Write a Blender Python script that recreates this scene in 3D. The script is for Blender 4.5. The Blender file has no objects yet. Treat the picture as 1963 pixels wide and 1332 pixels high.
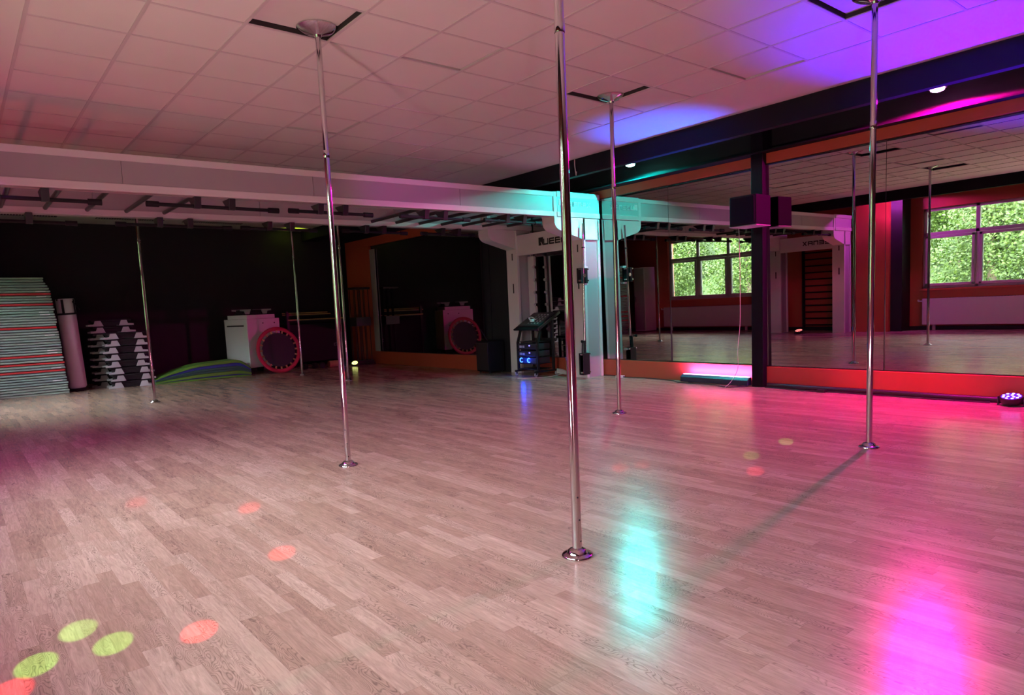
import bpy, bmesh, math, random
from mathutils import Vector, Matrix
random.seed(7)
SC = bpy.context.scene
COL = SC.collection
PI = math.pi

# ------------------------------------------------------------------ materials
def new_mat(name):
    m = bpy.data.materials.new(name); m.use_nodes = True
    nt = m.node_tree
    for n in list(nt.nodes): nt.nodes.remove(n)
    out = nt.nodes.new('ShaderNodeOutputMaterial')
    return m, nt, out

def principled(name, col, rough=0.5, metal=0.0, spec=0.5, noise=0.0, scale=8.0, bump=0.0, bscale=60.0,
               emit=None, estr=0.0, coat=0.0, stretch=None):
    m, nt, out = new_mat(name)
    b = nt.nodes.new('ShaderNodeBsdfPrincipled')
    nt.links.new(b.outputs[0], out.inputs[0])
    b.inputs['Base Color'].default_value = (*col, 1)
    b.inputs['Roughness'].default_value = rough
    b.inputs['Metallic'].default_value = metal
    b.inputs['Specular IOR Level'].default_value = spec
    b.inputs['Coat Weight'].default_value = coat
    tc = nt.nodes.new('ShaderNodeTexCoord')
    src = tc.outputs['Object']
    if stretch:
        mp = nt.nodes.new('ShaderNodeMapping'); mp.inputs['Scale'].default_value = stretch
        nt.links.new(src, mp.inputs[0]); src = mp.outputs[0]
    if noise > 0:
        n = nt.nodes.new('ShaderNodeTexNoise'); n.inputs['Scale'].default_value = scale
        n.inputs['Detail'].default_value = 5
        nt.links.new(src, n.inputs['Vector'])
        mx = nt.nodes.new('ShaderNodeMix'); mx.data_type = 'RGBA'
        mx.inputs['A'].default_value = (*[c * (1 - noise) for c in col], 1)
        mx.inputs['B'].default_value = (*[min(1, c * (1 + noise)) for c in col], 1)
        nt.links.new(n.outputs['Fac'], mx.inputs['Factor'])
        nt.links.new(mx.outputs['Result'], b.inputs['Base Color'])
    if bump > 0:
        n2 = nt.nodes.new('ShaderNodeTexNoise'); n2.inputs['Scale'].default_value = bscale
        nt.links.new(src, n2.inputs['Vector'])
        bp = nt.nodes.new('ShaderNodeBump'); bp.inputs['Strength'].default_value = bump
        bp.inputs['Distance'].default_value = 0.01
        nt.links.new(n2.outputs['Fac'], bp.inputs['Height'])
        nt.links.new(bp.outputs[0], b.inputs['Normal'])
    if emit:
        b.inputs['Emission Color'].default_value = (*emit, 1)
        b.inputs['Emission Strength'].default_value = estr
    return m

def emission(name, col, s):
    m, nt, out = new_mat(name)
    e = nt.nodes.new('ShaderNodeEmission'); e.inputs[0].default_value = (*col, 1); e.inputs[1].default_value = s
    nt.links.new(e.outputs[0], out.inputs[0]); return m

def mirror_mat():
    m, nt, out = new_mat('mirror glass')
    g = nt.nodes.new('ShaderNodeBsdfGlossy'); g.inputs['Color'].default_value = (0.47, 0.47, 0.44, 1)
    g.inputs['Roughness'].default_value = 0.0
    nt.links.new(g.outputs[0], out.inputs[0]); return m

def pane_mat():
    m, nt, out = new_mat('window glass')
    t = nt.nodes.new('ShaderNodeBsdfTransparent'); t.inputs[0].default_value = (0.93, 0.96, 0.94, 1)
    g = nt.nodes.new('ShaderNodeBsdfGlossy'); g.inputs['Roughness'].default_value = 0.02
    fr = nt.nodes.new('ShaderNodeFresnel'); fr.inputs[0].default_value = 1.45
    mx = nt.nodes.new('ShaderNodeMixShader')
    nt.links.new(fr.outputs[0], mx.inputs[0]); nt.links.new(t.outputs[0], mx.inputs[1]); nt.links.new(g.outputs[0], mx.inputs[2])
    nt.links.new(mx.outputs[0], out.inputs[0]); return m

def floor_mat():
    m, nt, out = new_mat('oak strip parquet')
    N = nt.nodes.new; L = nt.links.new
    b = N('ShaderNodeBsdfPrincipled'); L(b.outputs[0], out.inputs[0])
    geo = N('ShaderNodeNewGeometry'); sp = N('ShaderNodeSeparateXYZ'); L(geo.outputs['Position'], sp.inputs[0])
    def M(op, a, bb=None):
        n = N('ShaderNodeMath'); n.operation = op
        for i, v in enumerate((a, bb)):
            if v is None: continue
            if isinstance(v, (int, float)): n.inputs[i].default_value = v
            else: L(v, n.inputs[i])
        return n.outputs[0]
    W, LEN = 0.070, 0.52
    xs = M('DIVIDE', sp.outputs[0], W); xi = M('FLOOR', xs)
    wn = N('ShaderNodeTexWhiteNoise'); wn.noise_dimensions = '1D'; L(xi, wn.inputs['W'])
    ys = M('ADD', M('DIVIDE', sp.outputs[1], LEN), M('MULTIPLY', wn.outputs['Value'], 7.3))
    yi = M('FLOOR', ys)
    # uneven stave lengths: a second, longer beat decides on merging neighbours
    cb = N('ShaderNodeCombineXYZ'); L(xi, cb.inputs[0]); L(yi, cb.inputs[1])
    w2 = N('ShaderNodeTexWhiteNoise'); w2.noise_dimensions = '3D'; L(cb.outputs[0], w2.inputs['Vector'])
    # board of three strips
    bi = M('FLOOR', M('DIVIDE', xi, 3.0)); byi = M('FLOOR', M('DIVIDE', sp.outputs[1], 2.2))
    cb2 = N('ShaderNodeCombineXYZ'); L(bi, cb2.inputs[0]); L(byi, cb2.inputs[1])
    w3 = N('ShaderNodeTexWhiteNoise'); L(cb2.outputs[0], w3.inputs['Vector'])
    tone = M('ADD', M('MULTIPLY', w2.outputs['Value'], 0.65), M('MULTIPLY', w3.outputs['Value'], 0.35))
    # grain
    mp = N('ShaderNodeCombineXYZ')
    L(M('MULTIPLY', sp.outputs[0], 55.0), mp.inputs[0]); L(M('MULTIPLY', sp.outputs[1], 5.5), mp.inputs[1])
    L(M('MULTIPLY', w2.outputs['Value'], 40.0), mp.inputs[2])
    gn = N('ShaderNodeTexNoise'); gn.inputs['Scale'].default_value = 1.0; gn.inputs['Detail'].default_value = 6
    gn.inputs['Roughness'].default_value = 0.65; gn.inputs['Distortion'].default_value = 1.4
    L(mp.outputs[0], gn.inputs['Vector'])
    # cathedral figure
    mp2 = N('ShaderNodeCombineXYZ')
    L(M('MULTIPLY', sp.outputs[0], 14.0), mp2.inputs[0]); L(M('MULTIPLY', sp.outputs[1], 3.0), mp2.inputs[1])
    L(M('MULTIPLY', w2.outputs['Value'], 90.0), mp2.inputs[2])
    wv = N('ShaderNodeTexNoise'); wv.inputs['Scale'].default_value = 1.0; wv.inputs['Detail'].default_value = 1.5
    L(mp2.outputs[0], wv.inputs['Vector'])
    ring = M('SINE', M('MULTIPLY', wv.outputs['Fac'], 120.0))
    ring = M('POWER', M('ABSOLUTE', ring), 9.0)
    figm = N('ShaderNodeMapRange'); L(M('FRACT', M('MULTIPLY', w2.outputs['Value'], 17.0)), figm.inputs[0]); figm.inputs[1].default_value = .35; figm.inputs[2].default_value = .8
    ring = M('MULTIPLY', ring, figm.outputs[0])
    cr = N('ShaderNodeValToRGB'); cr.color_ramp.elements[0].color = (0.345, 0.220, 0.162, 1)
    cr.color_ramp.elements[1].color = (0.52, 0.375, 0.29, 1); cr.color_ramp.elements[1].position = 1.0
    e = cr.color_ramp.elements.new(0.4); e.color = (0.40, 0.268, 0.20, 1)
    L(tone, cr.inputs[0])
    g2 = N('ShaderNodeMapRange'); L(gn.outputs['Fac'], g2.inputs[0])
    g2.inputs[1].default_value = 0.3; g2.inputs[2].default_value = 0.7; g2.inputs[3].default_value = 0.74; g2.inputs[4].default_value = 1.20
    fac = M('SUBTRACT', g2.outputs[0], M('MULTIPLY', ring, 0.38))
    mul = N('ShaderNodeVectorMath'); mul.operation = 'SCALE'; L(cr.outputs[0], mul.inputs[0]); L(fac, mul.inputs['Scale'])
    # seams
    def seam(v, w):
        f = M('FRACT', v); d = M('MINIMUM', f, M('SUBTRACT', 1.0, f)); return M('LESS_THAN', d, w)
    s = M('MAXIMUM', seam(xs, 0.010), seam(ys, 0.0022))
    mx = N('ShaderNodeMix'); mx.data_type = 'RGBA'; L(M('MULTIPLY', s, 0.22), mx.inputs['Factor'])
    L(mul.outputs[0], mx.inputs['A']); mx.inputs['B'].default_value = (0.10, 0.065, 0.05, 1)
    L(mx.outputs['Result'], b.inputs['Base Color'])
    rr = N('ShaderNodeMapRange'); L(gn.outputs['Fac'], rr.inputs[0])
    rr.inputs[3].default_value = 0.18; rr.inputs[4].default_value = 0.25
    L(rr.outputs[0], b.inputs['Roughness']); b.inputs['Specular IOR Level'].default_value = 0.5
    bp = N('ShaderNodeBump'); bp.inputs['Strength'].default_value = 0.05; bp.inputs['Distance'].default_value = 0.002
    L(gn.outputs['Fac'], bp.inputs['Height']); L(bp.outputs[0], b.inputs['Normal'])
    return m

def leaf_mat(name, c1, c2):
    m, nt, out = new_mat(name)
    b = nt.nodes.new('ShaderNodeBsdfPrincipled'); b.inputs['Roughness'].default_value = 0.6
    oi = nt.nodes.new('ShaderNodeNewGeometry'); cr = nt.nodes.new('ShaderNodeValToRGB')
    cr.color_ramp.elements[0].color = (*c1, 1); cr.color_ramp.elements[1].color = (*c2, 1)
    nt.links.new(oi.outputs['Random Per Island'], cr.inputs[0]); nt.links.new(cr.outputs[0], b.inputs['Base Color'])
    tr = nt.nodes.new('ShaderNodeBsdfTranslucent'); nt.links.new(cr.outputs[0], tr.inputs[0])
    mx = nt.nodes.new('ShaderNodeMixShader'); mx.inputs[0].default_value = 0.35
    nt.links.new(b.outputs[0], mx.inputs[1]); nt.links.new(tr.outputs[0], mx.inputs[2]); nt.links.new(mx.outputs[0], out.inputs[0])
    return m

M = {}
M['floor'] = floor_mat()
M['tile'] = principled('mineral ceiling tile', (0.66, 0.64, 0.62), 0.9, noise=0.03, scale=3, bump=0.15, bscale=220, spec=0.2)
M['bar'] = principled('ceiling grid bar', (0.53, 0.49, 0.50), 0.6)
M['plaster'] = principled('white plaster', (0.66, 0.64, 0.62), 0.9, noise=0.02, scale=2, spec=0.2)
M['recess'] = principled('recess board', (0.6, 0.57, 0.55), 0.85, noise=0.06, scale=4)
M['void'] = principled('dark void lining', (0.03, 0.025, 0.025), 0.9)
M['black_wall'] = principled('black wall paint', (0.011, 0.012, 0.014), 0.65, noise=0.1, scale=2, spec=0.35)
M['soffit'] = principled('black soffit paint', (0.010, 0.011, 0.015), 0.7, noise=0.08, scale=2, spec=0.12)
M['orange'] = principled('orange wall paint', (0.46, 0.085, 0.040), 0.5, noise=0.05, scale=3)
M['mirror'] = mirror_mat()
M['edge'] = principled('black mirror edge', (0.01, 0.01, 0.01), 0.4)
M['pane'] = pane_mat()
M['pvc'] = principled('white window frame', (0.55, 0.52, 0.54), 0.4)
M['chrome'] = principled('polished chrome', (0.62, 0.61, 0.62), 0.09, metal=1.0, noise=0.03, scale=30)
M['chrome2'] = principled('brushed steel', (0.6, 0.6, 0.6), 0.25, metal=1.0, stretch=(60, 60, 2), noise=0.05, scale=5)
M['rig'] = principled('white powder coat', (0.68, 0.66, 0.66), 0.42, noise=0.03, scale=3)
M['rig_panel'] = principled('pale grey panel', (0.36, 0.34, 0.35), 0.5, noise=0.03, scale=3)
M['rig_inner'] = principled('grey channel', (0.38, 0.37, 0.39), 0.45)
M['black'] = principled('black rubber', (0.012, 0.012, 0.014), 0.6, noise=0.1, scale=20, spec=.2)
M['black_metal'] = principled('black metal', (0.02, 0.02, 0.022), 0.35, metal=0.2)
M['ink'] = principled('black lettering', (0.01, 0.01, 0.01), 0.5)
M['white_ink'] = principled('white lettering', (0.8, 0.8, 0.8), 0.5)
M['mat_green'] = principled('grey green mat foam', (0.29, 0.39, 0.34), 0.7, noise=0.12, scale=12)
M['mat_teal'] = principled('blue grey mat foam', (0.24, 0.34, 0.32), 0.7, noise=0.12, scale=12)
M['mat_red'] = principled('red mat foam', (0.55, 0.035, 0.045), 0.7, noise=0.08, scale=12)
M['white'] = principled('white plastic', (0.75, 0.75, 0.75), 0.45)
M['vinyl'] = principled('off white vinyl', (0.55, 0.50, 0.56), 0.4, noise=0.04, scale=4)
M['grey_foot'] = principled('light grey plastic', (0.42, 0.43, 0.46), 0.5)
M['g_green'] = principled('green foam mat', (0.09, 0.25, 0.025), 0.7, noise=0.08, scale=8)
M['g_blue'] = principled('blue foam mat', (0.02, 0.04, 0.30), 0.7, noise=0.08, scale=8)
M['g_teal'] = principled('dark teal foam mat', (0.02, 0.10, 0.08), 0.7, noise=0.08, scale=8)
M['red_frame'] = principled('red padded cover', (0.42, 0.025, 0.06), 0.5, noise=0.06, scale=10)
M['gold'] = principled('elastic loops', (0.42, 0.28, 0.12), 0.6)
M['net'] = principled('black jumping cloth', (0.022, 0.023, 0.03), 0.7)
M['wood'] = principled('varnished wood bar', (0.50, 0.32, 0.12), 0.35, noise=0.15, scale=6, stretch=(1, 20, 20))
M['tan'] = principled('tan cork', (0.45, 0.24, 0.12), 0.7, noise=0.1, scale=12)
M['radiator'] = principled('radiator enamel', (0.55, 0.52, 0.52), 0.4)
M['grille'] = principled('vent grille', (0.10, 0.09, 0.09), 0.6)
M['cloth_black'] = principled('speaker cloth', (0.010, 0.011, 0.013), 0.85, spec=.1, bump=0.3, bscale=300)
M['fascia'] = principled('amplifier fascia', (0.035, 0.035, 0.04), 0.35)
M['fascia_silver'] = principled('silver label', (0.5, 0.5, 0.52), 0.4)
M['cable_w'] = principled('white cable', (0.6, 0.57, 0.52), 0.5)
M['cable_b'] = principled('black cable', (0.012, 0.012, 0.014), 0.5)
M['grass'] = principled('grassy slope', (0.03, 0.06, 0.01), 0.9, noise=0.5, scale=0.8, bump=0.6, bscale=3)
M['bark'] = principled('tree bark', (0.12, 0.09, 0.06), 0.9, noise=0.3, scale=12)
M['leaf1'] = leaf_mat('light leaves', (0.028, 0.060, 0.007), (0.068, 0.115, 0.014))
M['leaf2'] = leaf_mat('mid leaves', (0.018, 0.04, 0.009), (0.045, 0.078, 0.017))

# ------------------------------------------------------------------ mesh helpers
class MB:
    def __init__(s): s.v = []; s.f = []; s.mi = []; s.cur = 0; s.marks = []
    def add(s, vs, fs):
        o = len(s.v); s.marks.append((o, len(s.f))); s.v += [tuple(v) for v in vs]
        for f in fs: s.f.append([i + o for i in f]); s.mi.append(s.cur)
        return s
    def box(s, x0, x1, y0, y1, z0, z1, rot=None, piv=None):
        vs = [Vector((x, y, z)) for z in (z0, z1) for y in (y0, y1) for x in (x0, x1)]
        if rot is not None:
            pv = Vector(piv if piv else ((x0 + x1) / 2, (y0 + y1) / 2, (z0 + z1) / 2))
            vs = [pv + rot @ (v - pv) for v in vs]
        return s.add(vs, [(0, 2, 3, 1), (4, 5, 7, 6), (0, 1, 5, 4), (2, 6, 7, 3), (0, 4, 6, 2), (1, 3, 7, 5)])
    def prism(s, pts, axis, a, b):
        # pts in the two remaining axes, extruded a..b along axis
        def P(u, v, w):
            return {'x': (w, u, v), 'y': (u, w, v), 'z': (u, v, w)}[axis]
        n = len(pts); vs = [P(u, v, a) for u, v in pts] + [P(u, v, b) for u, v in pts]
        fs = [list(range(n)), list(range(2 * n - 1, n - 1, -1))]
        for i in range(n):
            j = (i + 1) % n; fs.append([i, i + n, j + n, j])
        return s.add(vs, fs)
    def rod(s, p, q, r, r2=None, n=16, caps=True):
        p, q = Vector(p), Vector(q); d = (q - p).normalized(); r2 = r if r2 is None else r2
        u = d.orthogonal().normalized(); w = d.cross(u)
        vs = []
        for c, rr in ((p, r), (q, r2)):
            for i in range(n):
                a = 2 * PI * i / n; vs.append(c + (u * math.cos(a) + w * math.sin(a)) * rr)
        fs = [[i, (i + 1) % n, (i + 1) % n + n, i + n] for i in range(n)]
        if caps: fs += [list(range(n - 1, -1, -1)), list(range(n, 2 * n))]
        return s.add(vs, fs)
    def lathe(s, prof, c, n=32, axis='z'):
        vs = []; fs = []
        for r, h in prof:
            for i in range(n):
                a = 2 * PI * i / n; x, y = r * math.cos(a), r * math.sin(a)
                vs.append({'z': (c[0] + x, c[1] + y, c[2] + h), 'y': (c[0] + x, c[1] + h, c[2] + y), 'x': (c[0] + h, c[1] + x, c[2] + y)}[axis])
        m = len(prof)
        for k in range(m - 1):
            for i in range(n):
                j = (i + 1) % n; fs.append([k * n + i, k * n + j, (k + 1) * n + j, (k + 1) * n + i])
        fs.append(list(range(n - 1, -1, -1))); fs.append([(m - 1) * n + i for i in range(n)])
        return s.add(vs, fs)
    def tube(s, pts, r, n=8):
        pts = [Vector(p) for p in pts]; vs = []; fs = []
        prev = None
        for k, p in enumerate(pts):
            d = (pts[min(k + 1, len(pts) - 1)] - pts[max(k - 1, 0)]).normalized()
            u = d.orthogonal().normalized() if prev is None else (prev - d * prev.dot(d)).normalized()
            prev = u; w = d.cross(u)
            for i in range(n):
                a = 2 * PI * i / n; vs.append(p + (u * math.cos(a) + w * math.sin(a)) * r)
        for k in range(len(pts) - 1):
            for i in range(n):
                j = (i + 1) % n; fs.append([k * n + i, k * n + j, (k + 1) * n + j, (k + 1) * n + i])
        fs.append(list(range(n - 1, -1, -1))); fs.append([(len(pts) - 1) * n + i for i in range(n)])
        return s.add(vs, fs)
    def each(s, name, mat, parent=None, bevel=0.0, smooth=False):
        # every added shape becomes an object of its own
        out = []; mk = s.marks + [(len(s.v), len(s.f))]
        for (v0, f0), (v1, f1) in zip(mk, mk[1:]):
            m = MB(); m.v = s.v[v0:v1]; m.f = [[i - v0 for i in f] for f in s.f[f0:f1]]; m.mi = s.mi[f0:f1]
            out.append(m.build(name, mat, parent, bevel, smooth))
        return out
    def build(s, name, mat, parent=None, bevel=0.0, smooth=False, loc=None):
        me = bpy.data.meshes.new(name); me.from_pydata(s.v, [], s.f)
        mats = mat if isinstance(mat, (list, tuple)) else [mat]
        for m_ in mats: me.materials.append(m_)
        for p, i in zip(me.polygons, s.mi): p.material_index = i
        bm = bmesh.new(); bm.from_mesh(me); bmesh.ops.recalc_face_normals(bm, faces=bm.faces); bm.to_mesh(me); bm.free()
        if smooth:
            for p in me.polygons: p.use_smooth = True
            try: me.set_sharp_from_angle(angle=math.radians(40))
            except Exception: pass
        o = bpy.data.objects.new(name, me); COL.objects.link(o)
        if loc is not None: o.location = loc
        if bevel > 0:
            b = o.modifiers.new('bevel', 'BEVEL'); b.width = bevel; b.segments = 2; b.limit_method = 'ANGLE'
        if parent is not None: o.parent = parent
        return o

def empty(name, loc=(0, 0, 0)):
    o = bpy.data.objects.new(name, None); COL.objects.link(o); o.location = loc; o.empty_display_size = 0.1
    return o
def tag(o, label, cat, group=None, kind=None):
    o['label'] = label; o['category'] = cat
    if group: o['group'] = group
    if kind: o['kind'] = kind
    return o
def struct(o): o['kind'] = 'structure'; return o
def copy_tree(o, parent=None):
    c = o.copy(); COL.objects.link(c)
    if parent is not None: c.parent = parent
    for ch in list(o.children): copy_tree(ch, c)
    return c
def smooth_pts(pts, k=6):
    out = []; P = [Vector(p) for p in pts]; n = len(P)
    for i in range(n - 1):
        p0, p1, p2, p3 = P[max(i - 1, 0)], P[i], P[i + 1], P[min(i + 2, n - 1)]
        for j in range(k):
            t = j / k
            out.append(0.5 * ((2 * p1) + (p2 - p0) * t + (2 * p0 - 5 * p1 + 4 * p2 - p3) * t * t + (3 * p1 - p0 - 3 * p2 + p3) * t ** 3))
    out.append(P[-1]); return out

# ------------------------------------------------------------------ dimensions
HC = 3.289                      # ceiling height
GX0, GY0, T = 0.603, 5.127, 0.625
LW, RW, BW, FW = -1.55, 8.48, 16.6, -6.0   # walls: left, right, back, behind the camera
CZV = 3.36                      # black cove ceiling behind the beams
SZ = CZV                       # underside of the black soffits
RF, LF = 7.25, -0.49            # soffit faces

# ------------------------------------------------------------------ floor, ceiling, walls
struct(MB().box(LW - 0.3, RW + 0.2, FW - 0.2, BW + 0.2, -0.12, 0).build('floor', M['floor']))

poles = [(2.343, 5.004), (2.207, 2.283), (5.54, 5.0), (5.401, 2.317), (2.30, 11.479), (5.56, 13.75), (5.56, 11.62)]
cellof = lambda x, y: (math.floor((x - GX0) / T), math.floor((y - GY0) / T))
open_cells = {cellof(*p) for p in poles}
loose = {(4, -1), (4, 3), (8, -3)}
RY0, RY1 = -17, 16
cm = MB()
for c in range(0, 9):
    for r in range(RY0, RY1):
        x0, y0 = GX0 + c * T, GY0 + r * T; x1, y1 = x0 + T, y0 + T
        if (c, r) in open_cells:
            z = HC + 0.035; cm.cur = 1
            cm.box(x0 + .02, x1 - .02, y0 + .02, y1 - .02, z, z + 0.03); cm.cur = 2
            cm.box(x0 - .01, x0 + .002, y0, y1, HC, z + .05); cm.box(x1 - .002, x1 + .01, y0, y1, HC, z + .05)
            cm.box(x0, x1, y0 - .01, y0 + .002, HC, z + .05); cm.box(x0, x1, y1 - .002, y1 + .01, HC, z + .05)
            cm.box(x0, x1, y0, y1, z + .05, z + .06); cm.cur = 0
        elif (c, r) in loose:
            cm.box(x0 + .012, x1 - .012, y0 + .012, y1 - .012, HC + .012, HC + .03); cm.cur = 2
            cm.box(x0, x1, y0, y1, HC + .05, HC + .06); cm.cur = 0
        else:
            cm.box(x0, x1, y0, y1, HC, HC + 0.02)
cm.cur = 3
ya, yb = GY0 + RY0 * T, GY0 + RY1 * T
cm.box(LF - .2, GX0, FW - .2, BW + .2, HC, HC + .02); cm.box(GX0 + 9 * T, RF + .2, FW - .2, BW + .2, HC, HC + .02)
cm.box(GX0, GX0 + 9 * T, yb, BW + .2, HC, HC + .02); cm.box(GX0, GX0 + 9 * T, FW - .2, ya, HC, HC + .02)
cm.cur = 2; cm.box(LW - .3, RW + .3, FW - .3, BW + .3, HC + .2, HC + .22)
struct(cm.build('ceiling', [M['tile'], M['recess'], M['void'], M['plaster']]))
gm = MB()
for c in range(0, 10): gm.box(GX0 + c * T - .012, GX0 + c * T + .012, ya, yb, HC - .006, HC + .003)
for r in range(RY0, RY1 + 1):
    gm.box(GX0, GX0 + 9 * T, GY0 + r * T - .010, GY0 + r * T + .010, HC - .005, HC + .002)
struct(gm.build('trim_1', M['bar']))

struct(MB().box(LW - .3, RW + .2, BW, BW + .2, 0, HC + .22).build('wall_back', M['black_wall']))
struct(MB().box(LW - .3, RW + .2, FW - .2, FW, 0, HC + .22).build('wall_behind_camera', principled('grey wall paint', (0.45, 0.42, 0.40), 0.8)))
struct(MB().box(RW, RW + .2, FW, BW, 0, HC + .1).build('wall_right', M['black_wall']))
# thicker far stretch of the right wall carrying the far mirror
struct(MB().box(8.03, RW, 10.45, BW, 0, SZ).build('wall_right_far', M['black_wall']))
# black soffits
struct(MB().box(RF, RF + .10, FW, BW, 3.05, HC + .1).build('soffit_right', M['soffit'], bevel=0.004))
struct(MB().box(RF + .10, RW, FW, BW, CZV, HC + .1).build('soffit_right_cove', M['soffit']))
struct(MB().box(LF - .10, LF, FW, BW, 3.05, HC + .1).build('soffit_left', M['soffit'], bevel=0.004))
struct(MB().box(LW, LF - .10, FW, BW, CZV, HC + .1).build('soffit_left_cove', M['soffit']))

struct(MB().box(6.95, RF, 14.3, BW, 3.05, HC).build('soffit_back_corner', M['soffit']))
# left wall with its windows
wins = [(10.80, 14.02, 3), (3.12, 6.46, 3), (0.6, 2.5, 2)]
WZ0, WZ1 = 0.98, 2.86
wm = MB(); edges = sorted([(a, b) for a, b, _ in wins]); y = FW
for a, b in edges:
    wm.box(LW - .3, LW, y, a, 0, HC + .1); y = b
    wm.box(LW - .3, LW, a, b, 0, WZ0); wm.box(LW - .3, LW, a, b, WZ1, HC + .1)
wm.box(LW - .3, LW, y, BW, 0, HC + .1)
struct(wm.build('wall_left', M['orange']))
# pilasters of the left wall
struct(MB().box(LW, -0.95, 6.98, 7.75, 0, SZ).build('pilaster_left', M['orange'], bevel=.006))
struct(MB().box(LW, -1.05, 6.72, 6.98, 0, SZ).build('pilaster_dark', M['black_wall'], bevel=.006))
struct(MB().box(LW, LW + .03, FW, BW, 0, .09).build('baseboard_left', M['black_wall']))

def window(n, y0, y1, k):
    root = empty('window_%d' % n, (LW - .1, (y0 + y1) / 2, WZ0)); struct(root)
    iv = Matrix.Translation(-root.location)
    def part(mb, nm, mat, par=None, bevel=0):
        mb.v = [tuple(Vector(v) - root.location) for v in mb.v]
        return mb.build(nm, mat, par or root, bevel)
    X0, X1 = LW - .16, LW - .08; w = (y1 - y0) / k; zt = 2.22
    f = MB()
    f.box(X0, X1, y0, y1, WZ0, WZ0 + .07); f.box(X0, X1, y0, y1, WZ1 - .07, WZ1)
    f.box(X0, X1, y0, y0 + .07, WZ0, WZ1); f.box(X0, X1, y1 - .07, y1, WZ0, WZ1)
    f.box(X0, X1, y0, y1, zt, zt + .08)
    for i in range(1, k): f.box(X0, X1, y0 + i * w - .04, y0 + i * w + .04, WZ0, WZ1)
    part(f, 'window_frame', M['pvc'], bevel=.006)
    for i in range(k):
        a, b = y0 + i * w + .045, y0 + (i + 1) * w - .045
        s = MB(); za, zb = WZ0 + .06, zt - .005
        for bx in ((a, b, za, za + .06), (a, b, zb - .06, zb), (a, a + .06, za, zb), (b - .06, b, za, zb)):
            s.box(X0 + .01, X1 + .025, bx[0], bx[1], bx[2], bx[3])
        part(s, 'sash', M['pvc'], bevel=.006)
        part(MB().box(X0 + .03, X0 + .036, a, b, WZ0 + .06, zt), 'pane', M['pane'])
        part(MB().box(X0 + .03, X0 + .036, a, b, zt + .07, WZ1 - .06), 'pane', M['pane'])
        h = MB(); hy = a + .03; h.box(X1 + .025, X1 + .045, hy - .014, hy + .014, 1.55, 1.62)
        h.box(X1 + .045, X1 + .065, hy - .01, hy + .01, 1.47, 1.60); part(h, 'window_handle', M['pvc'], bevel=.003)
    part(MB().box(LW - .1, LW + .06, y0 - .03, y1 + .03, WZ0 - .045, WZ0), 'window_sill', M['orange'], bevel=.004)
    return root
for i, (a, b, k) in enumerate(wins): window(i + 1, a, b, k)

def radiator(y0, y1, label):
    r = empty('radiator', (LW + .12, (y0 + y1) / 2, .13)); h = (y1 - y0) / 2
    m = MB(); m.box(-.05, .03, -h, h, 0, .62); m.build('panel', M['radiator'], r, bevel=.01)
    g = MB()
    for k in range(int(h * 2 / .06)): g.box(-.045, .025, -h + .03 + k * .06, -h + .06 + k * .06, .621, .628)
    g.build('top_grille', M['grille'], r)
    v = MB(); v.rod((0, h, .56), (0, h + .09, .56), .012); v.rod((0, h + .09, .56), (0, h + .09, .60), .02); v.build('valve', M['white'], r)
    f = MB(); f.box(-.118, -.05, -h + .2, -h + .26, -.13, .5); f.box(-.118, -.05, h - .26, h - .2, -.13, .5); f.each('wall_bracket', M['radiator'], r)
    tag(r, label, 'radiator', 'radiators under the windows')
radiator(11.0, 14.15, 'long white radiator under the window seen in the left mirror')
radiator(3.2, 6.4, 'long white radiator under the window seen in the right mirror')

# ------------------------------------------------------------------ right wall: orange surrounds, mirrors, column
MX2, MX3, MX1 = 8.44, 8.375, 7.99
def surround(n, y0, y1, x, zb=.27, zt=2.89, z1=3.02, left=0, right=0, back=RW):
    m = MB(); m.box(x, back, y0, y1, 0, zb); m.box(x, back, y0, y1, zt, z1)
    if left: m.box(x, back, y1 - left, y1, zb, zt)
    if right: m.box(x, back, y0, y0 + right, zb, zt)
    struct(m.build('trim_%d' % n, M['orange'], bevel=.003))
surround(2, 5.07, 9.95, 8.40)
surround(3, -0.6, 4.90, 8.335)
surround(4, 10.62, 16.3, 7.955, zb=.29, zt=2.80, z1=3.0, left=1.25, right=.0, back=8.03)
# black ledge running above the orange surround
struct(MB().box(8.20, RW, FW, 9.95, 3.02, 3.036).build('trim_6', M['soffit']))
# black pier between the far and middle mirrors
struct(MB().box(8.05, RW, 9.95, 10.45, 0, SZ).build('pier_right', M['black_wall'], bevel=.004))
colm = MB().box(8.25, RW, 4.90, 5.07, 0, SZ); struct(colm.build('column_right', principled('dark grey column paint', (0.008, 0.008, 0.011), 0.6, noise=.06, spec=.08), bevel=.008))

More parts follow.
